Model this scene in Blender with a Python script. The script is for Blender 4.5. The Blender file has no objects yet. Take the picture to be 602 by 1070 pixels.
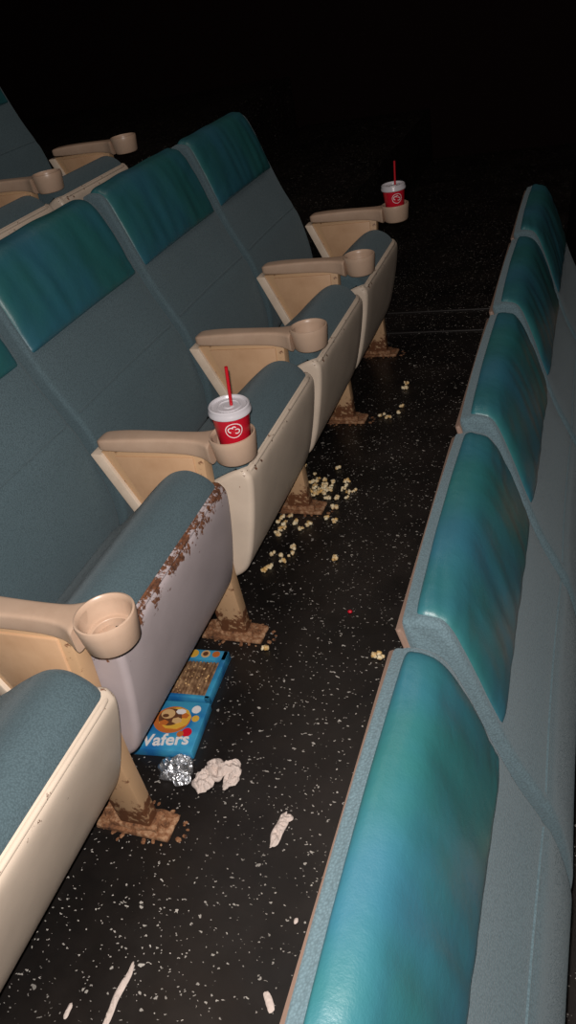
import bpy, bmesh, math, random
from mathutils import Vector, Matrix, noise
random.seed(7)
scene = bpy.context.scene
try:
    scene.view_settings.view_transform = 'Standard'
    scene.view_settings.look = 'None'
except Exception: pass
COL = scene.collection
S = 0.56          # seat spacing
Y0 = 0.742        # first seat standard
X0 = -0.823       # leg x
PITCH, RISE = 1.06, 0.36

# ------------------------------------------------------------------ materials
def mat(name, base, rough=0.6, metal=0.0, spec=0.5):
    m = bpy.data.materials.new(name); m.use_nodes = True
    nt = m.node_tree; b = nt.nodes['Principled BSDF']
    b.inputs['Base Color'].default_value = (*base, 1)
    b.inputs['Roughness'].default_value = rough
    b.inputs['Metallic'].default_value = metal
    b.inputs['Specular IOR Level'].default_value = spec
    return m, nt, b
def N(nt, t, **kw):
    n = nt.nodes.new(t)
    for k, v in kw.items():
        if k in n.inputs: n.inputs[k].default_value = v
        else: setattr(n, k, v)
    return n
def ramp(nt, fac, stops, interp='LINEAR'):
    r = nt.nodes.new('ShaderNodeValToRGB'); r.color_ramp.interpolation = interp
    e = r.color_ramp.elements
    e[0].position, e[0].color = stops[0][0], (*stops[0][1], 1)
    e[1].position, e[1].color = stops[1][0], (*stops[1][1], 1)
    for p, c in stops[2:]:
        x = e.new(p); x.color = (*c, 1)
    nt.links.new(fac, r.inputs['Fac']); return r.outputs['Color']
def mixc(nt, fac, a, b):
    m = nt.nodes.new('ShaderNodeMix'); m.data_type = 'RGBA'
    for sock, v in ((m.inputs[0], fac), (m.inputs[6], a), (m.inputs[7], b)):
        if isinstance(v, (tuple, list)): sock.default_value = (*v, 1)
        elif isinstance(v, (int, float)): sock.default_value = v
        else: nt.links.new(v, sock)
    return m.outputs[2]
def math_(nt, op, a, b=0.0, c=None, clamp=False):
    m = nt.nodes.new('ShaderNodeMath'); m.operation = op; m.use_clamp = clamp
    for i, v in enumerate((a, b, c)):
        if v is None: continue
        if isinstance(v, (int, float)): m.inputs[i].default_value = v
        else: nt.links.new(v, m.inputs[i])
    return m.outputs[0]
def bump(nt, b, h, strength=0.3, dist=0.002):
    bp = N(nt, 'ShaderNodeBump'); bp.inputs['Strength'].default_value = strength
    bp.inputs['Distance'].default_value = dist
    nt.links.new(h, bp.inputs['Height']); nt.links.new(bp.outputs[0], b.inputs['Normal'])
def coord(nt): return nt.nodes.new('ShaderNodeTexCoord').outputs['Object']
def noise_n(nt, vec, scale, detail=4, rough=0.55):
    n = N(nt, 'ShaderNodeTexNoise'); n.inputs['Scale'].default_value = scale
    n.inputs['Detail'].default_value = detail; n.inputs['Roughness'].default_value = rough
    nt.links.new(vec, n.inputs['Vector']); return n.outputs['Fac']

# vinyl
M_vinyl, nt, b = mat('teal_vinyl', (0.012, 0.14, 0.16), 0.36, spec=0.5)
c = coord(nt)
nt.links.new(ramp(nt, noise_n(nt, c, 5, 3), [(0.35, (0.016, 0.090, 0.094)), (0.65, (0.019, 0.090, 0.126))]), b.inputs['Base Color'])
h1 = noise_n(nt, c, 420, 2); h2 = noise_n(nt, c, 22, 3)
bump(nt, b, math_(nt, 'ADD', math_(nt, 'MULTIPLY', h1, 0.15), h2), 0.45, 0.004)
nt.links.new(math_(nt, 'MULTIPLY_ADD', noise_n(nt, c, 9, 3), 0.25, 0.31), b.inputs['Roughness'])

# fabric
def fabric(name, a, bb):
    m, nt, b = mat(name, a, 0.92, spec=0.15)
    c = coord(nt)
    w = N(nt, 'ShaderNodeTexVoronoi'); w.inputs['Scale'].default_value = 330
    nt.links.new(c, w.inputs['Vector'])
    col = ramp(nt, w.outputs['Distance'], [(0.1, bb), (0.8, tuple(x*0.6 for x in bb))])
    fac = math_(nt, 'MULTIPLY', noise_n(nt, c, 6, 5), 0.7)
    nt.links.new(mixc(nt, fac, col, a), b.inputs['Base Color'])
    bump(nt, b, w.outputs['Distance'], 0.5, 0.0015)
    b.inputs['Sheen Weight'].default_value = 0.16
    b.inputs['Sheen Tint'].default_value = (0.7, 0.8, 0.85, 1)
    return m
M_fab = fabric('blue_grey_fabric', (0.056, 0.090, 0.104), (0.098, 0.148, 0.170))

# painted plastics / metals with grime
def painted(name, base, grime, rough=0.42, amt=0.5):
    m, nt, b = mat(name, base, rough)
    c = coord(nt)
    f = ramp(nt, noise_n(nt, c, 14, 8, 0.65), [(0.42, (0, 0, 0)), (0.78, (1, 1, 1))])
    nt.links.new(mixc(nt, math_(nt, 'MULTIPLY', f, amt), base, grime), b.inputs['Base Color'])
    bump(nt, b, noise_n(nt, c, 300, 2), 0.08, 0.001)
    return m
M_arm = painted('tan_plastic', (0.47, 0.335, 0.245), (0.34, 0.22, 0.15), 0.36)
M_panel = painted('tan_paint', (0.54, 0.34, 0.20), (0.38, 0.21, 0.11), 0.5)
M_flange = painted('cream_paint_edge', (0.64, 0.53, 0.42), (0.34, 0.24, 0.16), 0.5)
M_backshell = painted('brown_shell', (0.16, 0.105, 0.08), (0.08, 0.05, 0.035), 0.6)

def shell_mat(name, base, zlo, zhi, amount):
    """paint flaking to rust near the rolled rim"""
    m, nt, b = mat(name, base, 0.4)
    c = coord(nt)
    sep = nt.nodes.new('ShaderNodeSeparateXYZ'); nt.links.new(c, sep.inputs[0])
    mr = N(nt, 'ShaderNodeMapRange'); nt.links.new(sep.outputs['Z'], mr.inputs['Value'])
    mr.inputs['From Min'].default_value = zlo; mr.inputs['From Max'].default_value = zhi
    mr.inputs['To Min'].default_value = 0.0; mr.inputs['To Max'].default_value = amount
    n1 = noise_n(nt, c, 32, 9, 0.75)
    v = math_(nt, 'ADD', n1, mr.outputs[0])
    mask = ramp(nt, v, [(0.735, (0, 0, 0)), (0.75, (1, 1, 1))])
    rust = ramp(nt, noise_n(nt, c, 90, 5), [(0.3, (0.045, 0.018, 0.010)), (0.7, (0.20, 0.075, 0.03))])
    dirt = ramp(nt, noise_n(nt, c, 9, 6), [(0.4, (0, 0, 0)), (0.85, (1, 1, 1))])
    base2 = mixc(nt, math_(nt, 'MULTIPLY', dirt, 0.5), base, tuple(x*0.62 for x in base))
    nt.links.new(mixc(nt, mask, base2, rust), b.inputs['Base Color'])
    nt.links.new(math_(nt, 'MULTIPLY_ADD', mask, 0.45, 0.38), b.inputs['Roughness'])
    bump(nt, b, math_(nt, 'SUBTRACT', 1.0, mask), 0.4, 0.001)
    return m
M_cream = shell_mat('cream_seat_shell', (0.62, 0.52, 0.42), 0.36, 0.52, 0.14)
M_mauve = shell_mat('mauve_seat_shell', (0.43, 0.375, 0.385), 0.42, 0.50, 0.27)

M_rust, nt, b = mat('rusted_steel', (0.2, 0.09, 0.04), 0.85)
c = coord(nt)
nt.links.new(ramp(nt, noise_n(nt, c, 45, 8, 0.7), [(0.35, (0.05, 0.022, 0.012)), (0.5, (0.22, 0.095, 0.04)), (0.7, (0.50, 0.32, 0.19))]), b.inputs['Base Color'])
bump(nt, b, noise_n(nt, c, 80, 6), 0.8, 0.004)

# leg: tan paint, rusty low down
M_leg, nt, b = mat('leg_paint', (0.5, 0.3, 0.18), 0.5)
c = coord(nt); sep = nt.nodes.new('ShaderNodeSeparateXYZ'); nt.links.new(c, sep.inputs[0])
mr = N(nt, 'ShaderNodeMapRange'); nt.links.new(sep.outputs['Z'], mr.inputs['Value'])
mr.inputs['From Min'].default_value = 0.0; mr.inputs['From Max'].default_value = 0.12
mr.inputs['To Min'].default_value = 0.36; mr.inputs['To Max'].default_value = 0.0
v = math_(nt, 'ADD', noise_n(nt, c, 34, 8, 0.7), mr.outputs[0])
mask = ramp(nt, v, [(0.62, (0, 0, 0)), (0.67, (1, 1, 1))])
nt.links.new(mixc(nt, mask, (0.50, 0.32, 0.18), (0.15, 0.06, 0.027)), b.inputs['Base Color'])

# floor: black with pale chips
M_floor, nt, b = mat('black_speckled_vinyl_floor', (0.01, 0.01, 0.011), 0.3)
c = coord(nt)
def chips(scale, lo, hi, density, rot, stretch):
    mp = N(nt, 'ShaderNodeMapping'); mp.inputs['Rotation'].default_value = (0, 0, rot)
    mp.inputs['Scale'].default_value = (1, stretch, 1)
    nn = N(nt, 'ShaderNodeTexNoise'); nn.inputs['Scale'].default_value = scale*1.3
    nt.links.new(c, nn.inputs['Vector'])
    va = N(nt, 'ShaderNodeVectorMath', operation='MULTIPLY_ADD')
    nt.links.new(nn.outputs['Color'], va.inputs[0]); va.inputs[1].default_value = (1.2/scale,)*3
    nt.links.new(c, va.inputs[2])
    nt.links.new(va.outputs[0], mp.inputs['Vector'])
    vo = N(nt, 'ShaderNodeTexVoronoi'); vo.inputs['Scale'].default_value = scale
    nt.links.new(mp.outputs[0], vo.inputs['Vector'])
    sc = nt.nodes.new('ShaderNodeSeparateColor'); nt.links.new(vo.outputs['Color'], sc.inputs[0])
    keep = math_(nt, 'GREATER_THAN', sc.outputs[0], 1-density)
    size = math_(nt, 'MULTIPLY_ADD', sc.outputs[1], hi-lo, lo)
    ins = math_(nt, 'LESS_THAN', vo.outputs['Distance'], size)
    return math_(nt, 'MULTIPLY', math_(nt, 'MULTIPLY', keep, ins), math_(nt, 'MULTIPLY_ADD', sc.outputs[2], 0.75, 0.25))
f = math_(nt, 'MAXIMUM', chips(70, 0.08, 0.28, 0.14, 0.4, 1.8), chips(40, 0.08, 0.25, 0.09, 1.7, 2.4))
f = math_(nt, 'MAXIMUM', f, chips(62, 0.08, 0.24, 0.10, 2.6, 2.6))
f = math_(nt, 'MAXIMUM', f, chips(150, 0.14, 0.34, 0.14, 1.0, 1.4))
patch = ramp(nt, noise_n(nt, c, 3.0, 3), [(0.3, (0.4,)*3), (0.6, (1, 1, 1))])
f = math_(nt, 'MULTIPLY', f, patch)
dust = ramp(nt, noise_n(nt, c, 4, 8, 0.65), [(0.35, (0.006, 0.0054, 0.0052)), (0.8, (0.023, 0.018, 0.0155))])
nt.links.new(mixc(nt, f, dust, (0.60, 0.57, 0.52)), b.inputs['Base Color'])
nt.links.new(math_(nt, 'MULTIPLY_ADD', noise_n(nt, c, 12, 5), 0.35, 0.2), b.inputs['Roughness'])
bump(nt, b, noise_n(nt, c, 60, 4), 0.12, 0.002)

M_dark = mat('black_wall_fabric', (0.010, 0.005, 0.005), 0.95, spec=0.1)[0]
M_trim = mat('dark_metal_nosing', (0.04, 0.037, 0.036), 0.5, 0.5)[0]
M_red = mat('red_cup', (0.58, 0.010, 0.028), 0.3)[0]
M_redstraw = mat('red_straw', (0.42, 0.008, 0.016), 0.3)[0]
M_lid, nt, b = mat('translucent_white_lid', (0.50, 0.48, 0.51), 0.25)
M_white = mat('white_print', (0.75, 0.72, 0.72), 0.4)[0]
M_paper, nt, b = mat('tissue_paper', (0.62, 0.53, 0.48), 0.9)
bump(nt, b, noise_n(nt, coord(nt), 120, 4), 0.5, 0.002)
M_foil, nt, b = mat('crumpled_foil', (0.7, 0.72, 0.75), 0.24, 0.9)
bump(nt, b, noise_n(nt, coord(nt), 150, 4), 0.8, 0.003)
M_pop, nt, b = mat('popcorn', (0.8, 0.66, 0.36), 0.8)
nt.links.new(ramp(nt, noise_n(nt, coord(nt), 70, 3), [(0.4, (0.80, 0.70, 0.48)), (0.62, (0.62, 0.38, 0.12))]), b.inputs['Base Color'])
M_blue, nt, b = mat('blue_carton', (0.03, 0.25, 0.55), 0.3)
nt.links.new(ramp(nt, noise_n(nt, coord(nt), 14, 2), [(0.4, (0.015, 0.14, 0.38)), (0.65, (0.05, 0.32, 0.52))]), b.inputs['Base Color'])
M_yellow = mat('yellow_print', (0.65, 0.38, 0.05), 0.35)[0]
M_orange = mat('orange_print', (0.50, 0.14, 0.03), 0.35)[0]
M_choc, nt, b = mat('wafer_tray', (0.16, 0.08, 0.04), 0.6)
nt.links.new(ramp(nt, noise_n(nt, coord(nt), 60, 4), [(0.4, (0.14, 0.07, 0.035)), (0.7, (0.42, 0.26, 0.14))]), b.inputs['Base Color'])
M_biscuit = mat('biscuit_print', (0.60, 0.38, 0.17), 0.6)[0]
M_brown = mat('chocolate_print', (0.12, 0.045, 0.02), 0.5)[0]

# ------------------------------------------------------------------ mesh helpers
def mesh_obj(name, bm, m, parent=None, smooth=40):
    bmesh.ops.recalc_face_normals(bm, faces=bm.faces)
    me = bpy.data.meshes.new(name); bm.to_mesh(me); bm.free()
    for p in me.polygons: p.use_smooth = True
    me.materials.append(m)
    if smooth: me.set_sharp_from_angle(angle=math.radians(smooth))
    o = bpy.data.objects.new(name, me); COL.objects.link(o)
    if parent: o.parent = parent
    return o
def inst(name, me, parent, loc=(0, 0, 0), rot=(0, 0, 0)):
    o = bpy.data.objects.new(name, me); COL.objects.link(o); o.parent = parent
    o.location = loc; o.rotation_euler = rot; return o
def catmull(pts, n=5, closed=True):
    out = []; L = len(pts)
    for i in range(L if closed else L-1):
        if closed: p0, p1, p2, p3 = pts[i-1], pts[i], pts[(i+1) % L], pts[(i+2) % L]
        else: p0, p1, p2, p3 = pts[max(i-1, 0)], pts[i], pts[i+1], pts[min(i+2, L-1)]
        for k in range(n):
            t = k/n
            out.append(tuple(0.5*((2*b)+(-a+c)*t+(2*a-5*b+4*c-d)*t*t+(-a+3*b-3*c+d)*t**3) for a, b, c, d in zip(p0, p1, p2, p3)))
    if not closed: out.append(tuple(pts[-1]))
    return out
def normals2(p, closed=True):
    area = sum(p[i][0]*p[(i+1) % len(p)][1]-p[(i+1) % len(p)][0]*p[i][1] for i in range(len(p)))
    sg = 1 if area > 0 else -1
    out = []
    L = len(p)
    for i in range(L):
        a = p[i-1] if (closed or i > 0) else p[i]; b = p[(i+1) % L] if (closed or i < L-1) else p[i]
        dx, dz = b[0]-a[0], b[1]-a[1]; l = math.hypot(dx, dz) or 1
        out.append((dz/l*sg, -dx/l*sg))
    return out
def loft(profile, hw, r, nr=5, mid=8, bow=0.0):
    """closed x,z profile swept across y with rounded ends; hw may be a function of z"""
    nm = normals2(profile)
    secs = []
    for k in range(nr, -1, -1):
        th = math.pi/2*k/nr; secs.append((-1, -r+r*math.sin(th), r*(1-math.cos(th))))
    for k in range(1, mid): secs.append((None, -1+2*k/mid, 0))
    for k in range(0, nr+1):
        th = math.pi/2*k/nr; secs.append((1, -r+r*math.sin(th), r*(1-math.cos(th))))
    bm = bmesh.new(); rows = []
    for side, v, ins in secs:
        row = []
        for (x, z), (nx, nz) in zip(profile, nm):
            w = hw(z) if callable(hw) else hw
            y = v*(w-r) if side is None else side*(w+v)
            u = y/w
            bb = bow*(1-u*u)
            row.append(bm.verts.new((x-nx*ins+bb-X0, y, z-nz*ins)))
        rows.append(row)
    L = len(profile)
    for a, b_ in zip(rows, rows[1:]):
        for i in range(L): bm.faces.new((a[i], a[(i+1) % L], b_[(i+1) % L], b_[i]))
    bm.faces.new(rows[0]); bm.faces.new(rows[-1][::-1])
    return bm
def extrude_xz(pts, y0, y1, bev=0.003, shift=True):
    bm = bmesh.new(); sx = X0 if shift else 0
    a = [bm.verts.new((x-sx, y0, z)) for x, z in pts]; b_ = [bm.verts.new((x-sx, y1, z)) for x, z in pts]
    L = len(pts)
    bm.faces.new(a); bm.faces.new(b_[::-1])
    for i in range(L): bm.faces.new((a[i], a[(i+1) % L], b_[(i+1) % L], b_[i]))
    if bev:
        bmesh.ops.recalc_face_normals(bm, faces=bm.faces)
        bmesh.ops.bevel(bm, geom=[e for e in bm.edges], offset=bev, segments=2, affect='EDGES', profile=0.5)
    return bm
def boxm(cx, cy, cz, sx, sy, sz, bev=0.0, bm=None):
    bm = bm or bmesh.new()
    r = bmesh.ops.create_cube(bm, size=1, matrix=Matrix.Translation((cx, cy, cz)) @ Matrix.Diagonal((sx, sy, sz, 1)))
    if bev:
        es = list({e for v in r['verts'] for e in v.link_edges})
        bmesh.ops.bevel(bm, geom=es, offset=bev, segments=2, affect='EDGES', profile=0.5)
    return bm
def lathe(prof, seg=40, center=(0, 0, 0)):
    bm = bmesh.new(); rows = []
    for r, z in prof:
        rows.append([bm.verts.new((center[0]+r*math.cos(2*math.pi*k/seg), center[1]+r*math.sin(2*math.pi*k/seg), center[2]+z)) for k in range(seg)] if r > 1e-6
                    else [bm.verts.new((center[0], center[1], center[2]+z))])
    for a, b_ in zip(rows, rows[1:]):
        for i in range(seg):
            j = (i+1) % seg
            if len(a) == 1 and len(b_) == 1: continue
            if len(a) == 1: bm.faces.new((a[0], b_[j], b_[i]))
            elif len(b_) == 1: bm.faces.new((a[i], a[j], b_[0]))
            else: bm.faces.new((a[i], a[j], b_[j], b_[i]))
    return bm

# ------------------------------------------------------------------ seat parts
def take(bm, name, m, smooth=40):
    o = mesh_obj(name, bm, m, smooth=smooth); me = o.data; bpy.data.objects.remove(o); return me

front = [(-1.276, 0.987), (-1.250, 0.990), (-1.222, 0.974), (-1.193, 0.905), (-1.166, 0.82), (-1.130, 0.72),
         (-1.100, 0.655), (-1.092, 0.635), (-1.078, 0.605), (-1.058, 0.52), (-1.048, 0.43), (-1.058, 0.345)]
rear = [(-1.09, 0.315), (-1.13, 0.335), (-1.165, 0.45), (-1.205, 0.62), (-1.248, 0.82), (-1.286, 0.966)]
def back_hw(z):
    t = max(0, (z-0.88)/0.105); return 0.266-0.007*min(t, 1)**4
ME_back = take(loft(catmull(front+rear, 5), back_hw, 0.012, bow=-0.004), 'back_cushion', M_fab, 60)

bm = bmesh.new()
rows = []
for k in range(21):
    y = -0.250+0.50*k/20
    rows.append([bm.verts.new((-1.0940+0.0030*math.cos(a)-X0-0.004*(1-(y/0.267)**2), y, 0.640+0.0030*math.sin(a))) for a in [2*math.pi*i/8 for i in range(8)]])
for a, b_ in zip(rows, rows[1:]):
    for i in range(8): bm.faces.new((a[i], a[(i+1) % 8], b_[(i+1) % 8], b_[i]))
ME_pipe = take(bm, 'seam_piping', M_fab)

# vinyl headrest pad
def make_pad(seed):
    path = catmull([(-1.268, 0.989), (-1.250, 0.990), (-1.222, 0.974), (-1.193, 0.905), (-1.166, 0.82), (-1.156, 0.788)], 8, closed=False)
    nm = []
    for i in range(len(path)):
        a, b_ = path[max(i-1, 0)], path[min(i+1, len(path)-1)]
        dx, dz = b_[0]-a[0], b_[1]-a[1]; l = math.hypot(dx, dz); nm.append((-dz/l, dx/l))
    bm = bmesh.new(); NV = 70; rows = []
    NU = len(path)
    for i, ((x, z), (nx, nz)) in enumerate(zip(path, nm)):
        u = i/(NU-1); row = []
        for j in range(NV+1):
            v = -1+2*j/NV
            v = math.copysign(1-(1-abs(v))**1.3, v)      # denser at the ends
            hwz = 0.2535-0.007*max(0, min(1, (z-0.88)/0.1))**2
            y = v*hwz
            ev = max(1-abs(v)**18, 0); eu = max(1-abs(2*u-1)**12, 0)
            h = -0.004+0.0125*(ev**0.5)*(eu**0.5)
            low = max(0, (u-0.35)/0.65)
            h += 0.0072*low*(1-u)*4*noise.noise(Vector((y*24+seed*7, u*2.2, seed)))*ev
            # wrinkles pulling in from the side seams
            sd = max(0, abs(v)-.55)/.45
            h += 0.0045*sd*(1-sd*.6)*noise.noise(Vector((seed*5.1+v, u*13+v*2.5, seed)))*eu
            h += 0.004*noise.noise(Vector((y*8, u*3, seed*3.3)))*ev*eu
            h += 0.008*(1-v*v)*math.sin(math.pi*min(1, u**1.6))
            bb = -0.004*(1-(y/0.267)**2)
            row.append(bm.verts.new((x+nx*h+bb-X0, y, z+nz*h)))
        rows.append(row)
    for a, b_ in zip(rows, rows[1:]):
        for j in range(NV): bm.faces.new((a[j], a[j+1], b_[j+1], b_[j]))
    return take(bm, 'headrest_vinyl', M_vinyl, 80)
ME_pads = [make_pad(s) for s in (1, 2, 3)]

# rear shell
rs = [(-1.284, 0.970), (-1.288, 0.976), (-1.296, 0.971), (-1.260, 0.82), (-1.217, 0.62), (-1.178, 0.45), (-1.142, 0.325), (-1.128, 0.325), (-1.160, 0.45), (-1.200, 0.62), (-1.243, 0.82)]
ME_rear = take(loft(rs, 0.262, 0.004, nr=2), 'rear_shell', M_backshell)

# seat pan
PX = 0.03
shell = [(-.737, .492), (-.731, .470), (-.737, .41), (-.751, .329), (-.770, .250), (-.795, .198), (-.845, .172), (-.93, .195), (-1.0, .255), (-1.018, .30), (-.99, .33), (-.90, .42), (-.80, .485), (-.755, .503)]
cush = [(-.748, .492), (-.752, .512), (-.775, .532), (-.81, .543), (-.85, .532), (-.90, .492), (-.95, .445), (-1.01, .395), (-1.066, .352), (-1.060, .31), (-.98, .30), (-.88, .38), (-.79, .46)]
ME_pan = {}
ME_pan['cream'] = take(loft(catmull(shell, 5), 0.253, 0.014), 'pan_shell', M_cream, 60)
ME_pan['mauve'] = take(loft(catmull(shell, 5), 0.253, 0.014), 'pan_shell_worn', M_mauve, 60)
ME_cush = take(loft(catmull(cush, 5), 0.243, 0.022, bow=0.0), 'seat_cushion', M_fab, 60)
# rolled rim of the shell
bm = bmesh.new(); rows = []
for k in range(25):
    t = -1+2*k/24; y = t*.249
    xx = -.740-.012*max(0, abs(t)-.9)/.1; zz = .494-.006*max(0, abs(t)-.9)/.1
    rows.append([bm.verts.new((xx+.0065*math.cos(a)-X0, y, zz+.0055*math.sin(a))) for a in [2*math.pi*i/10 for i in range(10)]])
for a, b_ in zip(rows, rows[1:]):
    for i in range(10): bm.faces.new((a[i], a[(i+1) % 10], b_[(i+1) % 10], b_[i]))
bm.faces.new(rows[0]); bm.faces.new(rows[-1][::-1])
bm2 = bm.copy()
ME_rim = {'cream': take(bm, 'shell_rim', M_cream, 60), 'mauve': take(bm2, 'shell_rim_worn', M_mauve, 60)}

# standard (leg + side panel), armrest, cup holder
leg = [(-.862, .008), (-.792, .008), (-.795, .20), (-.79, .40), (-.775, .565), (-1.035, .565), (-1.02, .50), (-.965, .385), (-.90, .26), (-.872, .17)]
ME_leg = take(extrude_xz(leg, -0.018, 0.018, 0.003), 'standard_leg', M_leg)
fl = [(-1.060, .562), (-1.030, .562), (-.955, .375), (-.888, .25), (-.862, .165), (-.878, .165), (-.910, .245), (-.985, .375)]
ME_flange = take(extrude_xz(fl, -0.027, 0.027, 0.003), 'standard_flange', M_flange)
pn = [(-1.00, .555), (-.80, .555), (-.81, .40), (-.84, .30), (-.90, .30), (-.95, .40)]
ME_side = take(extrude_xz(pn, -0.023, 0.023, 0.003), 'side_panel', M_panel)
bm = boxm(-.835-X0, 0, .006, .170, .064, .010, 0.003)
boxm(-.835-X0, 0, .016, .115, .046, .014, 0.004, bm)
for dx in (-.068, .068):
    bmesh.ops.create_cone(bm, cap_ends=True, segments=6, radius1=.009, radius2=.009, depth=.012, matrix=Matrix.Translation((-.835-X0+dx, .0, .016)))
bmesh.ops.subdivide_edges(bm, edges=[e for e in bm.edges if e.calc_length() > .03], cuts=8, use_grid_fill=True)
for v in bm.verts:
    if v.co.z > 0.004:
        n = noise.noise_vector(v.co*60); v.co.x += n.x*.006; v.co.y += n.y*.006; v.co.z += abs(n.z)*.005
# rust scale flaked off around the plate
rr_ = random.Random(3)
for i in range(26):
    a = rr_.uniform(0, 6.28); q = rr_.uniform(.95, 1.35)
    bmesh.ops.create_icosphere(bm, subdivisions=1, radius=rr_.uniform(.002, .006), matrix=Matrix.Translation((-.835-X0+.088*q*math.cos(a), .036*q*math.sin(a), .002)) @ Matrix.Rotation(a, 4, 'Z') @ Matrix.Diagonal((1.5, 1, .4, 1)))
ME_foot = take(bm, 'foot_plate', M_rust, 30)

st = [(-1.040, .010, .590, .578), (-1.034, .020, .594, .572), (-1.018, .0250, .598, .569), (-.96, .026, .601, .566), (-.88, .0225, .601, .563),
      (-.82, .022, .600, .560), (-.785, .025, .599, .555), (-.765, .032, .599, .551), (-.752, .040, .599, .548), (-.745, .043, .598, .548)]
stc = catmull(st, 4, closed=False)
bm = bmesh.new(); rows = []
for x, w, zt, zb in stc:
    row = []
    for k in range(28):
        a = 2*math.pi*k/28; ca, sa = math.cos(a), math.sin(a); e = 0.36
        yy = w*math.copysign(abs(ca)**e, ca); zz = (zt+zb)/2+(zt-zb)/2*math.copysign(abs(sa)**e, sa)
        lim = -.703-math.sqrt(max(.0465**2-yy*yy, 0))
        row.append(bm.verts.new((min(x, lim)-X0, yy, zz)))
    rows.append(row)
for a, b_ in zip(rows, rows[1:]):
    for i in range(28): bm.faces.new((a[i], a[(i+1) % 28], b_[(i+1) % 28], b_[i]))
bm.faces.new(rows[0]); bm.faces.new(rows[-1][::-1])
ME_arm = take(bm, 'armrest', M_arm, 50)
ME_ring = take(lathe([(.033, .548), (.041, .547), (.0455, .552), (.050, .590), (.0515, .600), (.0505, .606), (.0475, .607), (.0445, .604), (.0435, .597), (.0415, .570), (.0405, .566), (.034, .5655), (.033, .5645), (.033, .548)], 48, (-.703-X0, 0, 0)), 'cup_holder', M_arm, 40)
# cross web in the base of the well
bm = boxm(-.703-X0, 0, .5515, .068, .012, .005, .001); boxm(-.703-X0-.022, 0, .5510, .026, .050, .005, .001, bm)
ME_web = take(bm, 'cup_holder_web', M_arm)

def add_standard(p, y, sx):
    for nm_, me_ in (('standard_leg', ME_leg), ('standard_flange', ME_flange), ('side_panel', ME_side), ('foot_plate', ME_foot), ('armrest', ME_arm), ('cup_holder', ME_ring), ('cup_holder_web', ME_web)):
        inst(nm_, me_, p, (sx, y, 0))
cnt = 0
def seat(row, n, first=False, kind='cream', dx=PX, rot=0.0, sx=0.0):
    global cnt
    e = bpy.data.objects.new('theater_seat', None); COL.objects.link(e)
    e.empty_display_size = .2
    e.location = (X0+row*PITCH, Y0+(n+.5)*S, -row*RISE)
    inst('back_cushion', ME_back, e); inst('seam_piping', ME_pipe, e)
    inst('headrest_vinyl', ME_pads[cnt % 3], e)
    inst('rear_shell', ME_rear, e)
    piv = Vector((-1.0-X0, 0, .32))
    R = Matrix.Rotation(math.radians(rot), 3, 'Y')
    off = piv-R@piv+Vector((dx, 0, 0))
    rr = (0, math.radians(rot), 0)
    inst('pan_shell', ME_pan[kind], e, off, rr)
    inst('shell_rim', ME_rim[kind], e, off, rr)
    inst('seat_cushion', ME_cush, e, off, rr)
    add_standard(e, S/2, sx)
    if first: add_standard(e, -S/2, sx)
    cnt += 1
    return e
for n in range(-2, 4):
    k, dx, rt = ('mauve', 0.0, 0) if n == 0 else ('cream', PX*.8, 3)
    if n == -1: dx, rt = -0.005, 8
    seat(0, n, n == -2, k, dx, rt)
    seat(1, n, n == -2, 'cream', 0.04, 2, 0.045)
for n in range(0, 4): seat(-1, n, n == 0, 'cream', 0.045, -3)

# ------------------------------------------------------------------ room
def solid(name, pts, y0, y1, m):
    bm = extrude_xz(pts, y0, y1, 0, shift=False); return mesh_obj(name, bm, m, smooth=20)
e0, e1, e2 = X0+PITCH-.377, X0-.377, X0-PITCH-.377
solid('floor', [(e0+PITCH, -.36), (e0, -.36), (e0, 0), (e1, 0), (e1, .36), (e2, .36), (e2, .72), (-9, .72), (-9, -1.0), (6, -1.0), (6, -.72), (e0+PITCH, -.72)], -1.5, 6.5, M_floor)
bm = boxm(-1.5, 6.56, 2.2, 15.0, .1, 6.6); mesh_obj('wall_far', bm, M_dark, smooth=20)
for j, yy in enumerate((3.19, 3.42)):
    bm = boxm((e1+e0)/2, yy, .003, e0-e1-.03, .012, .006, .0015)
    mesh_obj('trim_%d' % (j+1), bm, M_trim)

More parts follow.
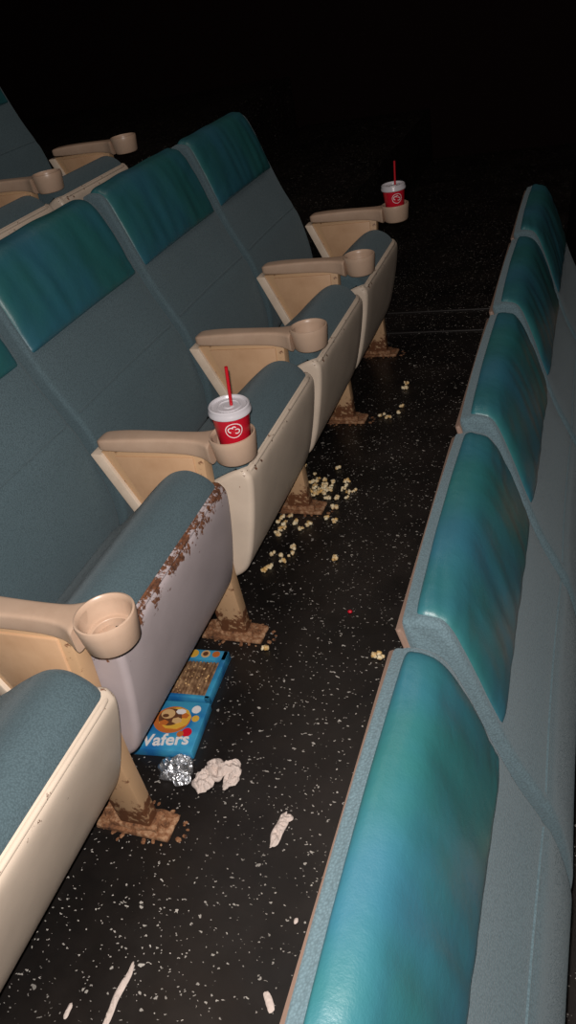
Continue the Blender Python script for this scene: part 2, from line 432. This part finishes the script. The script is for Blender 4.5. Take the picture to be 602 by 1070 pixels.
# ------------------------------------------------------------------ cups
def cup(n, straw, ox=0.0):
    e = bpy.data.objects.new('soda_cup', None); COL.objects.link(e)
    e.location = (-.703+ox, Y0+n*S, .5545)
    e.rotation_euler = (0, math.radians(3.0) if ox else 0, 0)
    mesh_obj('cup_body', lathe([(0, 0), (.029, 0), (.0305, .002), (.0415, .109), (.0428, .111), (.0415, .113), (.040, .111), (.029, .004), (0, .004)], 48), M_red, e)
    mesh_obj('lid', lathe([(.0432, .103), (.0455, .105), (.0455, .111), (.0440, .113), (.0435, .120), (.041, .1225), (.038, .1215), (.036, .117), (.026, .1165), (.0255, .1185), (.023, .1185), (.0225, .1165), (.012, .1165), (.010, .1185), (0, .1185)], 48), M_lid, e)
    bm = bmesh.new()
    def P(a, z, off):
        r = .0305+(.0415-.0305)*(z-.002)/.107+off
        return (r*math.cos(a), r*math.sin(a), z)
    a0 = math.radians(-62)
    def disc(ri, ro, off, a0, z0, t0=0, t1=2*math.pi):
        k = 32; prev = None
        for i in range(k+1):
            t = t0+(t1-t0)*i/k
            p = (bm.verts.new(P(a0+ri*math.cos(t)/.037, z0+ri*math.sin(t), off)), bm.verts.new(P(a0+ro*math.cos(t)/.037, z0+ro*math.sin(t), off)))
            if prev: bm.faces.new((prev[0], p[0], p[1], prev[1]))
            prev = p
    disc(.0160, .0178, .0005, a0, .078)
    disc(.0045, .0068, .0005, a0-.16, .080, .6, 4.6)
    disc(.0040, .0062, .0005, a0+.16, .076, -2.4, 2.2)
    disc(.0020, .0042, .0005, a0+.02, .085, 0, 3.0)
    mesh_obj('emblem', bm, M_white, e)
    bpy_c = bpy.data.curves.new('straw', 'CURVE'); bpy_c.dimensions = '3D'; bpy_c.bevel_depth = .0036; bpy_c.bevel_resolution = 4
    sp = bpy_c.splines.new('POLY'); sp.points.add(2)
    for i, p in enumerate([(0, 0, .02), (straw[0]*.6, straw[1]*.6, .12), (straw[0], straw[1], straw[2])]): sp.points[i].co = (*p, 1)
    bpy_c.use_fill_caps = True; bpy_c.materials.append(M_redstraw)
    o = bpy.data.objects.new('straw', bpy_c); COL.objects.link(o); o.parent = e
cup(1, (.008, .004, .204), .003); cup(4, (.012, .004, .200), .0)

# ------------------------------------------------------------------ popcorn
bm = bmesh.new()
def kernel(x, y, s=.007, z=0):
    nb = random.randint(3, 5)
    for k in range(nb):
        r = s*random.uniform(.42, .7)
        c = Vector((x+random.uniform(-.8, .8)*s, y+random.uniform(-.8, .8)*s, z+r*.85+random.uniform(0, .3)*s))
        q = bmesh.ops.create_icosphere(bm, subdivisions=2, radius=r, matrix=Matrix.Translation(c))
        for v in q['verts']:
            v.co += (v.co-c)*noise.noise(v.co*350)*.7
            v.co.z = max(v.co.z, z+.0003)
singles = [(-.842, 1.628), (-.80, 1.60), (-.84, 1.55), (-.654, 1.624), (-.437, 1.265), (-.449, 1.274), (-.734, 1.259), (-.658, 2.66), (-.672, 2.434), (-.700, 2.45), (-.705, 1.80), (-.72, 1.87), (-.66, 2.70), (-.79, 1.66), (-.83, 1.57), (-.815, 1.62), (-.79, 1.63), (-.64, 2.52), (-.64, 2.47), (-.70, 1.95), (-.725, 1.925), (-.71, 1.99)]
for x, y in singles: kernel(x, y, .0100)
for i in range(50):
    x = random.gauss(-.815, .058); y = random.gauss(1.965, .055)
    if y < 1.905: y = 1.905+random.random()*.08
    kernel(x, y, random.uniform(.007, .010))
for i in range(22):
    x = random.gauss(-.86, .045); y = min(random.gauss(1.765, .03), 1.815); kernel(x, y, random.uniform(.007, .010))
mesh_obj('scattered_popcorn', bm, M_pop, smooth=0)
bm = bmesh.new()
bmesh.ops.create_icosphere(bm, subdivisions=2, radius=.0055, matrix=Matrix.Translation((-.553, 1.416, .0044)) @ Matrix.Diagonal((1.2, 1, .8, 1)))
mesh_obj('red_candy', bm, M_red)

# ------------------------------------------------------------------ crumpled papers
def crumple(name, pieces, m, freq=22, smooth=22):
    """one sheet object made of one or more crumpled lobes; pieces: (x, y, sx, sy, h, seed, rot)"""
    bm = bmesh.new(); ox, oy = pieces[0][0], pieces[0][1]
    for (x0, y0, sx, sy, h, seed, rot) in pieces:
        NX = 30; g = []
        cr, sr = math.cos(rot), math.sin(rot)
        for i in range(NX+1):
            row = []
            for j in range(NX+1):
                u, v = i/NX*2-1, j/NX*2-1
                k = max(abs(u), abs(v)); l = math.hypot(u, v) or 1
                an = math.atan2(v, u)
                edge = 1+.30*noise.noise(Vector((math.cos(an)*1.1, math.sin(an)*1.1, seed)))+.10*noise.noise(Vector((math.cos(an)*3.5, math.sin(an)*3.5, seed+5)))
                f_ = (k/l)**.7*edge
                p = Vector((u*sx/2*f_, v*sy/2*f_, 0))
                n = noise.noise_vector(p*freq+Vector((seed, 0, 0)))
                rid = 1-abs(noise.noise(p*freq*1.4+Vector((0, seed, 0))))*2.2
                rid2 = 1-abs(noise.noise(p*freq*3+Vector((0, seed, 3))))*2.2
                z = .0015+max(0, h*(.55*rid+.25*rid2+.4*abs(n.z))*(1-.75*k**3))
                x, y = p.x+n.x*h*.5, p.y+n.y*h*.5
                row.append(bm.verts.new((x*cr-y*sr+x0-ox, x*sr+y*cr+y0-oy, z)))
            g.append(row)
        for i in range(NX):
            for j in range(NX): bm.faces.new((g[i][j], g[i+1][j], g[i+1][j+1], g[i][j+1]))
    o = mesh_obj(name, bm, m, smooth=smooth)
    o.location = (ox, oy, 0)
    so = o.modifiers.new('thick', 'SOLIDIFY'); so.thickness = .0008; so.offset = 1
    return o
crumple('crumpled_tissue', [(-.738, .862, .046, .062, .020, 3.1, .3), (-.710, .897, .075, .046, .024, 8.4, .35), (-.676, .878, .028, .070, .015, 12.4, -.1)], M_paper, 44)
crumple('crumpled_foil', [(-.806, .878, .080, .060, .028, 5.5, .2), (-.79, .862, .04, .045, .02, 2.5, .9)], M_foil, 50)
crumple('paper_scrap', [(-.535, .785, .020, .078, .010, 2.2, -.05), (-.528, .812, .022, .02, .008, 4.2, .3)], M_paper, 45)
crumple('paper_scrap', [(-.712, .425, .013, .115, .008, 6.2, -.02)], M_paper, 26)
crumple('paper_scrap', [(-.452, .483, .012, .034, .004, 9.7, .6)], M_paper, 40)
crumple('paper_scrap', [(-.788, .385, .008, .026, .004, 11.7, .0)], M_paper, 40)
crumple('paper_scrap', [(-.447, .62, .006, .012, .003, 12.7, .0)], M_paper, 40)

# ------------------------------------------------------------------ biscuit cartons
def carton(loc, rot, sx, sy, opened):
    e = bpy.data.objects.new('biscuit_carton', None); COL.objects.link(e)
    e.location = loc; e.rotation_euler = (0, 0, rot)
    t = .026
    def disc(name, x, y, r, m, z, sq=1.0, seg=28):
        bm = bmesh.new(); bmesh.ops.create_cone(bm, cap_ends=True, segments=seg, radius1=r, radius2=r, depth=.0008, matrix=Matrix.Translation((x, y, z)) @ Matrix.Diagonal((1, sq, 1, 1)))
        return mesh_obj(name, bm, m, e)
    if opened:
        bm = boxm(0, 0, .003, sx, sy, .004)
        for cx, cy, w, d in ((0, sy/2-.016, sx, .032), (0, -sy/2+.005, sx, .010), (sx/2-.007, 0, .014, sy), (-sx/2+.006, 0, .012, sy)):
            boxm(cx, cy, t/2, w, d, t-.002, .002, bm)
        mesh_obj('carton_body', bm, M_blue, e)
        bm = bmesh.new()
        for k in range(12):
            boxm(-sx/2+.018+k*(sx-.037)/11, -.012, .014, (sx-.037)/11*.8, sy-.046, .014, .0025, bm)
        mesh_obj('wafers', bm, M_choc, e)
        disc('flap_print', -.020, sy/2-.016, .013, M_yellow, t-.0002)
        disc('flap_print_2', .012, sy/2-.015, .012, M_biscuit, t-.0002)
        disc('flap_print_3', .012, sy/2-.015, .007, M_brown, t+.0005)
        disc('flap_print_4', .040, sy/2-.014, .010, M_orange, t-.0002)
        # crumbs left among the wafers
        bm = bmesh.new()
        for i in range(40):
            bmesh.ops.create_icosphere(bm, subdivisions=1, radius=random.uniform(.0012, .003), matrix=Matrix.Translation((random.uniform(-.05, .05), random.uniform(-.06, .04), .0222)))
        mesh_obj('crumbs', bm, M_biscuit, e)
    else:
        mesh_obj('carton_body', boxm(0, 0, t/2, sx, sy, t, .003), M_blue, e)
        disc('print_glow', .004, .014, .045, M_orange, t+.0003, .85)
        disc('print_swirl', .010, .018, .040, M_yellow, t+.0010, .80, 9)
        disc('print_bowl', -.002, .020, .029, M_brown, t+.0017, .85)
        disc('print_biscuit', -.010, .028, .017, M_biscuit, t+.0024, .8)
        disc('print_biscuit_core', -.014, .022, .008, M_brown, t+.0031, .6)
        disc('print_biscuit_2', .018, .010, .013, M_biscuit, t+.0031, .7, 6)
        disc('print_biscuit_3', -.012, .002, .012, M_orange, t+.0031, .7, 5)
        disc('print_biscuit_4', .020, .036, .013, M_white, t+.0031, .6, 7)
        disc('print_biscuit_5', .034, .024, .010, M_orange, t+.0038, .8, 5)
        disc('print_cream', .054, .046, .011, M_white, t+.0010)
        disc('print_berry', .060, .020, .009, M_yellow, t+.0010)
        disc('print_berry_2', -.058, -.002, .010, M_red, t+.0010)
        disc('print_berry_3', .052, -.020, .012, M_red, t+.0017)
        disc('print_berry_4', .038, -.026, .008, M_orange, t+.0024)
        disc('print_berry_5', -.052, .040, .012, M_white, t+.0010, .7)
        c = bpy.data.curves.new('label_text', 'FONT'); c.body = 'Wafers'; c.size = .044; c.extrude = .0004; c.offset = .0010; c.align_x = 'CENTER'; c.materials.append(M_white)
        o = bpy.data.objects.new('label_text', c); COL.objects.link(o); o.parent = e; o.location = (.002, -sy/2+.010, t+.0030); o.rotation_euler = (0, 0, .12)
    return e
carton((-.868, .972, 0), .10, .160, .140, False)
carton((-.878, 1.133, 0), .06, .140, .155, True)

# ------------------------------------------------------------------ camera
R = Vector((.935, .309, -.175)).normalized()
B = Vector((.351, -.749, .561)); B = (B-R*B.dot(R)).normalized()
U = B.cross(R)
cam = bpy.data.cameras.new('camera'); co = bpy.data.objects.new('camera', cam); COL.objects.link(co)
mw = Matrix((R, U, B)).transposed().to_4x4(); mw.translation = (0, 0, 1.379); co.matrix_world = mw
cam.sensor_fit = 'VERTICAL'; cam.sensor_height = 24; cam.lens = 815/1070*24
cam.clip_start = .02
scene.camera = co

# ------------------------------------------------------------------ lights
l = bpy.data.lights.new('phone_flash', 'POINT'); l.energy = 125; l.shadow_soft_size = .008; l.color = (1, .92, .87)
lo = bpy.data.objects.new('phone_flash', l); COL.objects.link(lo); lo.location = Vector((0, 0, 1.379))+U*.03+R*(-.012)
l = bpy.data.lights.new('fill_light', 'AREA'); l.energy = 13; l.size = 1.2; l.color = (1, .85, .75)  # added fill, no real fixture: lifts the far seats where the flash falls off
lo = bpy.data.objects.new('fill_light', l); COL.objects.link(lo); lo.location = (-.6, 2.4, 3.6)
w = bpy.data.worlds.new('world'); scene.world = w; w.use_nodes = True
w.node_tree.nodes['Background'].inputs[0].default_value = (1, .8, .78, 1)
w.node_tree.nodes['Background'].inputs[1].default_value = .009
print('done', len(bpy.data.objects))
